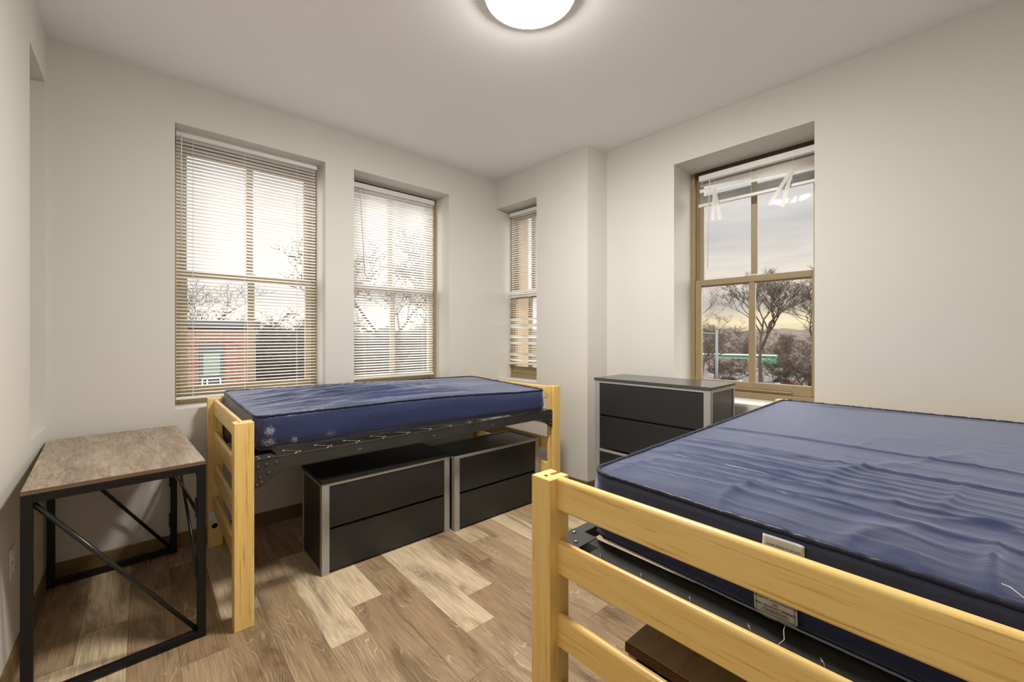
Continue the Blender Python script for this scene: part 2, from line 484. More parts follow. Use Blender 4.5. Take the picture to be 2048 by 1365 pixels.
# ------------------------------------------------------------------ windows
def window(name, label, origin, d, op, off, lift=False):
    t0, t1, z0, z1 = op
    t0 = max(t0, .0)
    e = bpy.data.objects.new(name, None); COL.objects.link(e); e.empty_display_size = .1
    e.location = (origin[0], origin[1], 0); e.rotation_euler = (0, 0, math.atan2(d[1], d[0]))
    struct(e, label, 'window')
    fw = .028
    s = MB()
    y0, y1 = off, off + .10
    s.box(t0, t0 + fw, y0, y1, z0, z1, .003); s.box(t1 - fw, t1, y0, y1, z0, z1, .003)
    s.box(t0 + fw, t1 - fw, y0, y1, z0, z0 + .045, .003)
    s.box(t0 + fw, t0 + fw + .012, y0 + .045, y0 + .055, z0 + .045, z1 - fw); s.box(t1 - fw - .012, t1 - fw, y0 + .045, y0 + .055, z0 + .045, z1 - fw)
    s.build('window_frame', 'window_khaki', e)
    s = MB(); s.box(t0 + fw, t1 - fw, y0, y1, z1 - fw, z1, .003); s.build('head_track', 'head_bronze', e)['label'] = 'dark brown head track'
    a, b = t0 + fw + .001, t1 - fw - .001
    zm = 1.70
    st, mu = .046, .042
    c = (a + b) / 2
    def sash(nm, ya, yb, za, zb, top, bot):
        s = MB()
        s.box(a, a + st, ya, yb, za, zb, .003); s.box(b - st, b, ya, yb, za, zb, .003)
        s.box(a + st, b - st, ya, yb, zb - top, zb, .003); s.box(a + st, b - st, ya, yb, za, za + bot, .003)
        s.box(c - mu / 2, c + mu / 2, ya + .004, yb - .004, za + bot, zb - top, .003)
        sh = s.build(nm, 'window_khaki', e)
        for (p, q) in ((a + st, c - mu / 2), (c + mu / 2, b - st)):
            g = MB(); ym = (ya + yb) / 2; g.box(p, q, ym - .0015, ym + .0015, za + bot, zb - top); g.build('glass', 'window_glass', sh)
        return sh
    sash('upper_sash', off + .057, off + .093, zm - .012, z1 - fw - .001, .045, .048)
    ls = sash('lower_sash', off + .008, off + .043, z0 + .046, zm + .036, .044, .072)
    g = MB()
    g.box(c - .03, c + .03, off + .018, off + .038, zm + .037, zm + .047, .003); g.build('sash_lock', 'outlet_plastic', ls)
    if lift:
        g = MB(); g.box(a + .18, a + .66, off - .012, off + .006, z0 + .062, z0 + .07, .003); g.build('sash_lift', 'window_khaki', ls)
    return e
window('window_1', 'tall window with a fully lowered white blind above the desk side of the bed', (0, YB), (1, 0), W1, .225)
window('window_2', 'tall window with a lowered white blind in the middle of the back wall', (0, YB), (1, 0), W2, .225)
window('window_3', 'narrow window in the angled corner wall', PB, D3, W3, .195)
window('window_4', 'window in the right wall above the dresser showing bare trees', PD_, DR, W4, .290, True)

# ------------------------------------------------------------------ blinds
def slat_strip(bm, x0, x1, y, z, w, th, rise, tilt0=0.0, tilt1=0.0, dz=0.0, crown=.0024):
    """one curved slat across x0..x1: width w in y, tilted th; ends may twist or drop"""
    n = 5
    nx = 2 if abs(tilt0) + abs(tilt1) + abs(dz) < 1e-6 else 9
    sec = []
    for i in range(nx):
        f = i / (nx - 1); x = x0 + (x1 - x0) * f
        a = th + tilt0 * (1 - f) + tilt1 * f
        zz = z + dz * (f - .5)
        row = []
        for k in range(n):
            u = (k / (n - 1) - .5) * w; c = crown * (1 - (2 * u / w) ** 2)
            row.append(bm.verts.new((x, y + u * math.cos(a) - c * math.sin(a), zz + u * math.sin(a) + c * math.cos(a))))
        sec.append(row)
    for i in range(nx - 1):
        for k in range(n - 1):
            bm.faces.new((sec[i][k], sec[i + 1][k], sec[i + 1][k + 1], sec[i][k + 1]))

def headrail(e, x0, x1, y, z0, z1):
    s = MB(); s.box(x0, x1, y - .019, y + .019, z0, z1, .003)
    s.build('headrail', 'white_plastic', e)
def cord(e, pts, r=.0009, name='ladder_cord'):
    s = MB(); s.tube(pts, r, 5); s.build(name, 'white_plastic', e)
def wand(e, p, q, r=.0034):
    s = MB(); s.tube([p, (p[0], p[1], p[2] - .02), q], r, 6); s.build('tilt_wand', 'white_plastic', e, True)

def blind(name, label, origin, d, x0, x1, y, zt, zb, th, cords, wnd, seed, stack=0):
    rnd = random.Random(seed)
    e = thing(name, label, 'blind', (origin[0], origin[1], 0), math.atan2(d[1], d[0]), 'white slatted blinds')
    headrail(e, x0, x1, y, zt - .042, zt)
    s = MB(); z = zt - .042 - .014; k = 0
    while z > zb + .022 + stack * .004:
        slat_strip(s.bm, x0 + .002, x1 - .002 + rnd.uniform(-.002, .001), y, z + rnd.uniform(-.0006, .0006), .025, th + rnd.uniform(-.04, .04), 0,
                   rnd.uniform(-.03, .03), rnd.uniform(-.03, .03), rnd.uniform(-.001, .001))
        z -= .0225
    s.build('slats', 'blind_vinyl', e, True, True)
    s = MB(); s.box(x0, x1, y - .0125, y + .0125, zb, zb + .016, .004); s.build('bottom_rail', 'white_plastic', e)
    for cx in cords:
        for dy in (-.0135, .0135):
            cord(e, [(cx, y + dy, zt - .042), (cx, y + dy, zb + .016)])
    if wnd: wand(e, *wnd)
    return e

def B1(): 
    e = blind('window_blind', 'wide-open white slatted blind covering the left window behind the bed', (0, YB), (1, 0), .157, .995, .120, 2.606, .893,
              math.radians(-18), (.245, .53, .86), ((.185, .098, 2.575), (.183, .095, 1.86)), 3)
B1()
blind('window_blind', 'nearly closed white slatted blind on the middle window', (0, YB), (1, 0), 1.262, 2.062, .186, 2.574, .936,
      math.radians(-31), (1.40, 1.66, 1.95), ((1.352, .160, 2.52), (1.39, .155, 1.80)), 5)

# narrow window: blind with clumped slats
def B3():
    rnd = random.Random(8)
    e = thing('window_blind', 'narrow white blind with clumped slats in the corner window', 'blind', (*PB, 0), math.atan2(D3.y, D3.x), 'white slatted blinds')
    x0, x1, y, zt, zb = .050, .508, .160, 2.556, 1.010
    headrail(e, x0, x1, y, zt - .036, zt)
    s = MB(); z = zt - .036 - .014
    clump = [1.745, 1.728, 1.70, 1.47, 1.462, 1.41, 1.402, 1.39, 1.30, 1.292, 1.23, 1.222, 1.12, 1.113, 1.107, 1.055]
    th = math.radians(-14)
    while z > 1.76:
        slat_strip(s.bm, x0 + .004, x1 - .004, y, z, .025, th + rnd.uniform(-.05, .05), 0); z -= .0225
    z = 1.66
    while z > zb + .03:
        if not any(abs(z - c) < .012 for c in clump):
            slat_strip(s.bm, x0 - .012, x1, y, z, .025, th + rnd.uniform(-.08, .08), 0)
        z -= .0225
    for c in clump:
        slat_strip(s.bm, x0 - .014, x1, y + rnd.uniform(-.002, .002), c, .025, math.radians(rnd.uniform(-62, -48)), 0, .05, -.05, .002)
    s.build('slats', 'blind_vinyl', e, True, True)
    s = MB(); s.box(x0 - .016, x1, y - .0125, y + .0125, zb, zb + .02, .004); s.build('bottom_rail', 'white_plastic', e)
    for cx in (.10, .30, .45):
        cord(e, [(cx, y - .0135, zt - .036), (cx, y - .0135, zb + .02)])
B3()

# right window: broken blind drawn up into a stack with snapped slats hanging
def B4():
    rnd = random.Random(4)
    e = thing('window_blind', 'broken raised blind with dangling snapped slats in the right window', 'blind', (*PD_, 0), math.atan2(DR.y, DR.x), 'white slatted blinds')
    x0, x1, y = .680, 1.436, .254
    headrail(e, x0, x1, y, 2.494, 2.537)
    s = MB()
    for i in range(6):                                   # fanned slats hanging from the ladder
        f = i / 5
        slat_strip(s.bm, x0 + .004, x1 - .004, y - .004, 2.463 - .034 * f, .025, math.radians(-14 + 2 * i), 0, .05, -.05, -.058 * f)
    slat_strip(s.bm, x0 + .004, x1 - .004, y - .014, 2.404, .025, math.radians(-62), 0, .05, .1, -.030)
    s.build('slats', 'blind_vinyl', e, True, True)
    s = MB()
    for i in range(13):                                  # the gathered stack
        slat_strip(s.bm, x0 - .004 + rnd.uniform(-.003, .003), x1 - .006 + rnd.uniform(-.004, .004), y + (.0035 if i % 3 else -.003) + rnd.uniform(-.001, .001), 2.322 + i * .0042, .025, math.radians(rnd.uniform(-3, 3)), 0, 0, 0, rnd.uniform(-.003, .003))
    s.build('gathered_slats', 'white_plastic', e, True, True)
    s = MB(); s.box(x0 - .006, x1 - .004, y - .0125, y + .0125, 2.296, 2.318, .004); s.build('bottom_rail', 'white_plastic', e)
    def vane(p, q):
        p, q = Vector(p), Vector(q); d = (q - p).normalized(); sx = d.cross(Vector((0, 1, 0))).normalized() * .0125
        s = MB(); nn = Vector((0, .0007, 0))
        A = [p - sx, p + sx, q + sx, q - sx]
        f = [s.bm.verts.new(v - nn) for v in A]; b = [s.bm.verts.new(v + nn) for v in A]
        s.bm.faces.new(f); s.bm.faces.new(b[::-1])
        for k in range(4): s.bm.faces.new((f[k], f[(k + 1) % 4], b[(k + 1) % 4], b[k]))
        s.build('snapped_slat', 'blind_vinyl', e, recalc=True)
    vane((.806, y - .030, 2.412), (.790, y - .032, 2.172)); vane((.800, y - .026, 2.41), (.842, y - .027, 2.168))
    vane((1.296, y - .030, 2.40), (1.166, y - .031, 2.196)); vane((1.300, y - .026, 2.40), (1.243, y - .027, 2.172))
    for cx in (.80, 1.05, 1.30):
        cord(e, [(cx, y - .0155, 2.494), (cx + .002, y - .0165, 2.318)])
    wand(e, (.765, y - .024, 2.50), (.750, y - .026, 1.817), .0028)
B4()

# ------------------------------------------------------------------ ceiling light
L = thing('ceiling_light', 'round white flush ceiling light, switched on', 'light', (1.314, 1.36, HC))
s = MB(); s.cyl((0, 0, -.0165), .205, .033, 2, 64)
s.build('rim', 'lamp_rim', L, recalc=False)
s = MB()
rings = []
for k in range(7):
    f = k / 6; rr = .199 * math.cos(f * R90 * .999) ** .6; zz = -.0332 - .022 * math.sin(f * R90)
    rings.append([s.bm.verts.new((rr * math.cos(2 * math.pi * j / 48), rr * math.sin(2 * math.pi * j / 48), zz)) for j in range(48)])
for k in range(6):
    for j in range(48):
        s.bm.faces.new((rings[k][j], rings[k][(j + 1) % 48], rings[k + 1][(j + 1) % 48], rings[k + 1][j]))
s.bm.faces.new(rings[-1])
s.build('diffuser', 'lamp_lens', L, True, True)

# ------------------------------------------------------------------ beds
PX, PY, PH, BL, BD = .076, .070, .914, 2.118, 1.045
def rail_profile(x0, x1, zt, h):
    r = (x1 - x0) / 2; c = (x0 + x1) / 2
    top = [(c + r * math.cos(a), zt - r + r * math.sin(a)) for a in [math.pi * k / 8 for k in range(9)]]
    rb = .006
    bot = [(x0, zt - h + rb), (x0 + rb, zt - h), (x1 - rb, zt - h), (x1, zt - h + rb)]
    return top + bot
def make_bed(label, loc, deck, sink, boltm, rail_tops, rail_h):
    e = thing('bed', label, 'bed', loc, 0, 'pine bed frames')
    for ex in (0, 1):
        def X(x): return x if ex == 0 else BL - x
        for y0 in (0, BD - PY):
            yc = y0 + PY / 2
            # post profile with a vertical slot in its inner face
            prof = [(0, y0), (PX, y0), (PX, yc - .0065), (PX - .036, yc - .0065), (PX - .036, yc + .0065), (PX, yc + .0065), (PX, y0 + PY), (0, y0 + PY)]
            if ex: prof = [(BL - x, y) for x, y in prof][::-1]
            s = MB(); s.prism(prof, 2, 0, PH, .0025)
            p = s.build('post', 'pine_z', e)
            s = MB(); s.cyl((X(.022), yc, PH + .0002), .0055, .0012, 2, 16); s.build('peg_hole', 'dark_hole', p)
            for zz in (.16, .35, .54, .72, .84):
                s = MB(); s.cyl((X(PX + .0002), yc + .022, zz), .0035, .0012, 0, 12); s.build('peg_hole', 'dark_hole', p)
        for zt in rail_tops:
            x0, x1 = sorted((X(.028), X(.052)))
            s = MB(); s.prism(rail_profile(x0, x1, zt, rail_h), 1, PY + .0005, BD - PY - .0005)
            smooth_by_angle(s.build('slat_rail', 'pine_y', e, recalc=True), 35)
    # steel deck
    zt = deck
    h, fl, th = .056, .034, .004
    xa, xb = PX + .002, BL - PX - .002
    for ya, sg in ((.016, 1), (BD - .016, -1)):
        s = MB()
        s.box(xa, xb, *sorted((ya, ya + sg * th)), zt - h, zt, .0012); s.box(xa, xb, *sorted((ya, ya + sg * fl)), zt - th, zt, .0012)
        r = s.build('side_rail', 'rail_steel', e)
        for cx in (.55, 1.0, 1.45):
            s = MB(); s.box(cx, cx + .02, *sorted((ya - sg * .0016, ya)), zt - .034, zt - .028, .0006); s.build('spring_hook', 'spring_steel', r)
        for ex in (0, 1):
            def X(x): return x if ex == 0 else BL - x
            s = MB(); pr = [(X(.078), zt - .004), (X(.22), zt - .004), (X(.22), zt - h), (X(.19), zt - h - .012), (X(.10), zt - .125), (X(.078), zt - .125)]
            s.prism(pr, 1, *sorted((ya - sg * .004, ya - sg * .0004))); br = s.build('bracket', 'rail_steel', e, recalc=True)
            for (bx, bz) in ((.092, -.028), (.125, -.022), (.165, -.02), (.135, -.062), (.10, -.075), (.088, -.108), (.105, -.10)):
                s = MB(); s.cyl((X(bx), ya - sg * .006, zt + bz), .0052, .005, 1, 12); s.build('bolt', boltm, br, True)
            s = MB(); s.box(*sorted((X(.079), X(.165))), *sorted((ya + sg * .002, ya + sg * .085)), zt + .0002, zt + .003, .001); cp = s.build('corner_plate', 'rail_steel', e)
            for (bx, by) in ((.10, .02), (.14, .02), (.10, .06)):
                s = MB(); s.cyl((X(bx), ya + sg * by, zt + .0045), .006, .004, 2, 12); s.build('bolt', 'bolt_steel', cp, True)
    for ex in (0, 1):
        def X(x): return x if ex == 0 else BL - x
        s = MB(); s.box(*sorted((X(.082), X(.086))), .055, BD - .055, zt - .052, zt - .001, .0012); s.box(*sorted((X(.082), X(.20))), .055, BD - .055, zt - .026, zt - .022, .0012)
        er = s.build('end_rail', 'rail_steel', e)
        for k in range(7):
            yy = .16 + k * .12
            s = MB(); s.tube([(X(.088), yy - .006, zt - .016), (X(.088), yy - .002, zt + .004), (X(.098), yy + .004, zt + .004), (X(.106), yy + .004, zt - .014)], .0017, 6); s.build('spring_hook', 'spring_steel', er, True)
    n = 12
    for k in range(n):
        cx = .25 + (BL - .50) * k / (n - 1)
        pts = []
        for q in range(97):
            f = q / 96; ph = f * 16 * math.pi
            pts.append((cx + .036 * math.sin(ph), .030 + (BD - .06) * f + .016 * math.sin(2 * ph), zt + .001 - sink * min(1, 9 * min(f, 1 - f))))
        s = MB(); s.tube(pts, .0021, 5); s.build('spring', 'spring_steel', e, True)
    return e
BEDA = make_bed('pine bed frame under the left windows with two black chests below', (.299, 2.163, 0), .733, 0.0, 'bolt_dark', (.908, .708, .510, .312), .097)
BEDB = make_bed('nearer pine bed frame at lower right, its slatted end towards the viewer', (.811, -.212, 0), .718, .024, 'bolt_steel', (.917, .744, .547, .360), .090)
# sticker and foot grommet on the far back post of the left bed
s = MB(); s.box(.003, .062, BD - PY - .0016, BD - PY - .0004, .165, .225, .0004); s.build('sticker', 'outlet_plastic', BEDA)['label'] = 'pale sticker near the post foot'
s = MB(); s.cyl((.034, BD - PY - .002, .130), .023, .004, 1, 24); g = s.build('grommet', 'outlet_plastic', BEDA); s = MB(); s.cyl((.034, BD - PY - .0044, .130), .016, .002, 1, 24); s.build('grommet_hole', 'dark_hole', g)

# ------------------------------------------------------------------ mattresses
def ridge(x, y, z):
    return (1 - abs(noise.noise(Vector((x, y, z))))) ** 3
def make_mattress(label, quad, z0, ztop, crown, wr, m, R=.055, lip=0.0):
    """quad: FL, FR, BR, BL world XY at the top edge; ztop(u,v)->edge height, wr(u,v,x,y)->wrinkle height"""
    FL, FR, BR, BL_ = [Vector(q) for q in quad]
    ox, oy = FL
    e = thing('mattress', label, 'mattress', (ox, oy, 0), 0, 'navy vinyl mattresses')
    Lx, Ly = (FR - FL).length, (BL_ - FL).length
    def plan(x, y):                                     # local rectangle -> rounded corners -> quad
        cx, cy = min(max(x, R), Lx - R), min(max(y, R), Ly - R)
        dx, dy = x - cx, y - cy
        if dx and dy:
            mx = max(abs(dx), abs(dy)); l = math.hypot(dx, dy)
            dx, dy = dx * mx / l, dy * mx / l
        x, y = cx + dx, cy + dy
        u, v = x / Lx, y / Ly
        p = FL * (1 - u) * (1 - v) + FR * u * (1 - v) + BR * u * v + BL_ * (1 - u) * v
        return p - FL
    def zt(u, v): return ztop(u, v)
    nx, ny, nz = int(Lx / .0075), int(Ly / .0075), 10
    s = MB(); bm = s.bm
    def edge_d(x, y): return min(x, Lx - x, y, Ly - y)
    top = {}
    for i in range(nx + 1):
        for j in range(ny + 1):
            x, y = Lx * i / nx, Ly * j / ny; u, v = x / Lx, y / Ly
            ed = edge_d(x, y)
            p = plan(x, y)
            z = zt(u, v) + crown * (1 - math.exp(-ed / .09)) * (1 if ed > 0 else 0) + (wr(u, v, x, y) * (1 - math.exp(-ed / .045)))
            top[i, j] = bm.verts.new((p.x, p.y, z))
    for i in range(nx):
        for j in range(ny):
            bm.faces.new((top[i, j], top[i + 1, j], top[i + 1, j + 1], top[i, j + 1]))
    per = [(i, 0) for i in range(nx)] + [(nx, j) for j in range(ny)] + [(i, ny) for i in range(nx, 0, -1)] + [(0, j) for j in range(ny, 0, -1)]
    rows = [[top[q] for q in per]]
    c0 = plan(Lx / 2, Ly / 2)
    topline, botline = [], []
    for k in range(1, nz + 1):
        f = k / nz; row = []
        for (i, j) in per:
            x, y = Lx * i / nx, Ly * j / ny; u, v = x / Lx, y / Ly
            p = plan(x, y)
            nrm = Vector(((1 if i == nx else -1 if i == 0 else 0), (1 if j == ny else -1 if j == 0 else 0)))
            if nrm.length: nrm.normalize()
            bul = .016 * math.sin(math.pi * f) - lip * (1 - abs(2 * f - 1)) + .004 * noise.noise(Vector((p.x * 3, p.y * 3, f * 2)))
            if f > .85: bul -= .02 * (f - .85) / .15
            q = p + nrm * bul
            z = zt(u, v) * (1 - f) + z0 * f
            row.append(bm.verts.new((q.x, q.y, z)))
        rows.append(row)
    n = len(per)
    for a, b in zip(rows, rows[1:]):
        for k in range(n):
            bm.faces.new((a[k], b[k], b[(k + 1) % n], a[(k + 1) % n]))
    bm.faces.new(rows[-1])
    tl = [v.co.copy() for v in rows[0]]; bl = [v.co.copy() for v in rows[-2]]
    s.build('cover', m, e, True, True)
    def pipe(line, nm, r, wob):
        s = MB(); pts = []
        for k, p in enumerate(line):
            o = noise.noise(p * 60) * wob
            pts.append(p + Vector((0, 0, o + .001)))
        s.tube(pts, [r * (1 + .35 * noise.noise(p * 120) * (wob > .001)) for p in line], 7, closed=True)
        s.build(nm, 'navy_piping', e, True, True)
    pipe(tl, 'piping', .0062, .0022); pipe(bl, 'piping', .0045, .0005)
    return e

def wrA(u, v, x, y):
    h = .010 * noise.noise(Vector((x * 1.5, y * 4, 1)))
    fold = ridge(x * 1.3 + y * 1.2, y * 9 - x * 1.1, 3.3) * .020 * math.exp(-((u - .42) / .33) ** 2)
    fine = ridge(x * 2.6 + y * 2, y * 22 - x * 2.5, 8.1) * .007 * math.exp(-((u - .28) / .35) ** 2)
    fan = ridge(math.atan2(y - 1.2, x - .9) * 7, math.hypot(y - 1.2, x - .9) * 1.2, 2.0) * .010 * math.exp(-((u - .40) / .25) ** 2) * v
    return h + fold * 1.25 + fine * 1.3 + fan * 1.3 - .010
def ztA(u, v):
    front = .905 + .012 * math.sin(math.pi * min(u * 1.15, 1)) - .03 * max(0, u - .55)
    back = .945 - .012 * u
    return front * (1 - v) + back * v - .02 * math.exp(-((v) / .05) ** 2) * math.exp(-((u - .25) / .25) ** 2) * 0
MA = make_mattress('navy vinyl mattress with white scuffs and creases on the bed under the left windows',
                   [(.405, 2.318), (2.262, 2.172), (2.232, 3.055), (.385, 3.215)], .739, ztA, .010, wrA, 'navy_vinyl_worn', lip=.006)
def wrB(u, v, x, y):
    h = .004 * noise.noise(Vector((x * 2.2, y * 2.2, 5)))
    q = x + .07 * (y - .9) + .02 * noise.noise(Vector((x * 2, y * 2, 3)))
    lines = ridge(q * 15, y * .55, 1.7) ** 3 * .0105 * math.exp(-((x - .36) / .34) ** 2) * (.15 + .85 * min(1, v * 1.5))
    long2 = ridge(q * 4.2, y * .25, 7.7) ** 9 * .009
    gate = max(0, min(1, .5 + 2.2 * noise.noise(Vector((x * 2.4, y * 4, 8)))))
    cross = ridge(x * 1.5, y * 8 + x * .6, 9.2) ** 5 * .017 * math.exp(-((v - .30) / .24) ** 2) * gate * math.exp(-((x - .5) / .45) ** 2)
    puck = ridge(x * 2.2, y * 9 + x * 1.5, 4) ** 2 * .016 * math.exp(-((x - .10) / .12) ** 2) * (1 - .4 * v)
    puck2 = ridge(x * 5, y * 9 + x * 3, 6.4) ** 2 * .012 * math.exp(-((x - .30) / .16) ** 2) * max(0, 1 - v * 1.9)
    return h + lines + long2 + cross + puck + puck2 - .006
def ztB(u, v): return .897 + .027 * u
MBT = make_mattress('large flat navy vinyl mattress with tags on the nearer bed at right',
                    [(.968, -.155), (2.80, -.155), (2.80, .772), (1.003, .776)], .6965, ztB, .012, wrB, 'navy_vinyl')

def text_mesh(lines, size, name, parent, mx, m='tag_ink', gap=1.12, bold=()):
    cu = bpy.data.curves.new(name, 'FONT')
    cu.body = '\n'.join(lines); cu.size = size; cu.align_x = 'CENTER'; cu.align_y = 'CENTER'; cu.space_line = gap; cu.extrude = .00008; cu.resolution_u = 2
    if bold: cu.offset = size * .012
    o = bpy.data.objects.new(name, cu); COL.objects.link(o)
    dg = bpy.context.evaluated_depsgraph_get()
    me = bpy.data.meshes.new_from_object(o.evaluated_get(dg))
    bpy.data.objects.remove(o)
    me.materials.clear(); me.materials.append(MATS[m])
    t = bpy.data.objects.new(name, me); COL.objects.link(t); t.parent = parent; t.matrix_local = mx
    return t
# tags on the near mattress, on the side that faces the head end (local -X)
def cloth_tag(name, y0, y1, zt, zb, x_top, x_bot, lines, size, par, flip_corner=False, tdy=.002):
    """cloth tag in the plane facing -X, text read from the head end; local to mattress"""
    hgt = math.hypot(zt - zb, x_bot - x_top); wid = abs(y1 - y0)
    ang = math.atan2(x_bot - x_top, zt - zb)
    bm_ = MB(); bm = bm_.bm; nu, nv = 12, 10; g = {}
    for i in range(nu + 1):
        for j in range(nv + 1):
            u, v = i / nu, j / nv
            a, b = (u - .5) * wid, (v - .5) * hgt
            w_ = .0012 * math.sin(u * 7) * (1 - v) + (.006 * max(0, u - .85) / .15 * max(0, v - .6) / .4 if flip_corner else 0)
            if not flip_corner and v < .25: b += .010 * (abs(u - .5) * 2) ** 4 * (1 - v / .25)
            for k, t in ((0, 0), (1, .0007)): g[i, j, k] = bm.verts.new((a, b, w_ + t))
    for i in range(nu):
        for j in range(nv):
            bm.faces.new((g[i, j, 1], g[i + 1, j, 1], g[i + 1, j + 1, 1], g[i, j + 1, 1]))
            bm.faces.new((g[i, j, 0], g[i, j + 1, 0], g[i + 1, j + 1, 0], g[i + 1, j, 0]))
    for i in range(nu):
        for j in (0, nv): bm.faces.new((g[i, j, 0], g[i + 1, j, 0], g[i + 1, j, 1], g[i, j, 1]))
    for j in range(nv):
        for i in (0, nu): bm.faces.new((g[i, j, 0], g[i, j + 1, 0], g[i, j + 1, 1], g[i, j, 1]))
    o = bm_.build(name, 'tag_cloth', par, True, True)
    # local x -> -Y (reads left to right seen from -X), local y -> up, local z -> -X
    M = Matrix(((0, 0, -1, (x_top + x_bot) / 2), (-1, 0, 0, (y0 + y1) / 2), (0, 1, 0, (zt + zb) / 2), (0, 0, 0, 1)))
    o.matrix_local = M @ Matrix.Rotation(ang, 4, 'X')
    text_mesh(lines, size, 'lettering', o, Matrix.Translation((0, tdy, .0026)), bold=(1,))
    return o
mx0 = lambda wy: .968 + (.035 * (wy + .155) / .93) - .968   # left edge x (local) at world y
def LY(wy): return wy + .155
TAGY = .33
t1 = cloth_tag('law_tag', LY(.306), LY(.231), .886, .826, mx0(.27) - .009, mx0(.27) - .022, ['UNDER PENALTY OF LAW', 'THIS TAG NOT TO BE REMOVED', 'EXCEPT BY THE CONSUMER', 'ALL NEW MATERIAL', 'POLYURETHANE FOAM'], .0052, MBT, True)
t2 = cloth_tag('care_tag', LY(.320), LY(.242), .800, .716, mx0(.28) - .0235, mx0(.28) - .014, ['THIS MATTRESS', 'IS INTENDED TO BE USED', 'WITHOUT A FOUNDATION', 'OR', 'ANY HICKORY SPRINGS', 'FOUNDATION'], .0068, MBT, False, -.004)
s = MB()
for x in (-.0345, .0338): s.box(x, x + .0007, -.032, .036, .0022, .0028)
for y in (-.0323, .0357): s.box(-.0345, .0345, y, y + .0007, .0022, .0028)
s.box(-.026, .026, -.0275, -.0270, .0022, .0028)
s.build('tag_border', 'tag_ink', t2)
# loose threads
s = MB(); s.tube([(mx0(.25) - .016, LY(.262), .722), (mx0(.25) - .045, LY(.258), .724), (mx0(.25) - .070, LY(.250), .722), (mx0(.25) - .083, LY(.256), .716), (mx0(.25) - .086, LY(.250), .700)], .0006, 5)
s.build('loose_thread', 'thread', MBT, True)
s = MB(); s.tube([(mx0(.05) + .03, LY(-.02), .912), (mx0(.0) + .015, LY(-.028), .917), (mx0(.0) + .004, LY(-.045), .908), (mx0(.0) - .004, LY(-.09), .901)], .0008, 5)
s.build('loose_thread', 'thread', MBT, True)
# scratched scribble on the far mattress's front edge of the top panel
rnd = random.Random(2); pts = []
for k in range(40):
    f = k / 39
    pts.append((.25 + .12 * f, .030 + .010 * math.sin(f * 32) + .006 * math.sin(f * 11), .9215 + .004 * f))
s = MB(); s.tube(pts, .0007, 4); s.build('scribble', 'thread', MA, True)

# ------------------------------------------------------------------ chests
def make_chest(label, loc, rz, w_, d_, h, top, topmat='black_top', group='black two-drawer chests'):
    """front at y=0 facing -y, corner at origin"""
    e = thing('chest', label, 'chest', loc, rz, group)
    fr, tr = .040, .016
    s = MB(); s.box(.014, w_ - .014, .032, d_ - .012, .012, h - .006); s.box(.004, w_ - .004, .036, d_ - .018, .016, h - tr - .001, .001); s.build('body', 'black_laminate', e)
    s = MB()
    for x0, x1 in ((0, fr), (w_ - fr, w_)): s.box(x0, x1, 0, .016, 0, h, .0015)
    for x0, x1 in ((0, .0038), (w_ - .0038, w_)):
        s.box(x0, x1, .016, .022, 0, h); s.box(min(x0 + .0006, x1), max(x0, x1 - .0006), .022, .037, .012, h - tr); s.box(x0, x1, d_ - .020, d_, 0, h); s.box(x0, x1, .022, d_ - .020, h - tr, h)
    s.box(fr, w_ - fr, 0, .016, h - tr, h, .0015); s.box(.004, w_ - .004, d_ - .01, d_, h - tr, h)
    s.build('frame', 'silver_trim', e)
    a, b = .014, h - tr - .003; g = .014; mid = (a + b) / 2
    for z0, z1 in ((a, mid - g / 2), (mid + g / 2, b)):
        s = MB(); s.box(fr + .002, w_ - fr - .002, .004, .016, z0, z1, .0015); s.build('drawer', 'black_laminate', e)
    if top:
        s = MB(); s.box(-.004, w_ + .004, -.004, d_ + .004, h + .0003, h + .019, .0015); s.build('top', topmat, e)
    return e
CH = .496
make_chest('black two-drawer chest with a flat top under the left bed, nearer the desk', (.722, 2.357, 0), math.radians(-.2), .810, .372, CH, True)
make_chest('black topless two-drawer chest under the left bed, at its far end', (1.543, 2.312, 0), math.radians(-.2), .790, .372, CH, False)
RZD = math.radians(-90 + 1.6)
def dresser(loc, z, label, top):
    return make_chest(label, (loc[0], loc[1], z), RZD, .815, .385, .489, top, 'grey_top', 'stacked chests beside the right window')
dresser((2.458, 1.868), 0, 'lower black two-drawer chest of the stack between wall corner and right window', False)
dresser((2.458, 1.868), .4895, 'upper black chest with grey top of the stack before the right window', True)
# chest under the nearer bed
e = thing('chest', 'low black chest with a brown wooden top beneath the nearer bed', 'chest', (.946, .622, 0), -R90)
s = MB(); s.box(.008, .80, .012, .40, .012, .472, .001); s.build('body', 'black_laminate', e)
for x0, x1 in ((.008, .03), (.77, .80)):
    s = MB(); s.box(x0, x1, .004, .0115, 0, .472, .001); s.build('leg', 'silver_trim', e)
for z0, z1 in ((.02, .238), (.248, .466)):
    s = MB(); s.box(.032, .768, .004, .0118, z0, z1, .0015); s.build('drawer', 'black_laminate', e)
s = MB(); s.box(0, .808, 0, .405, .4726, .497, .002); s.build('top', 'brown_wood_edge', e)
s = MB(); s.box(.003, .805, .003, .402, .4972, .5, .001); s.build('top_veneer', 'brown_wood_top', e)

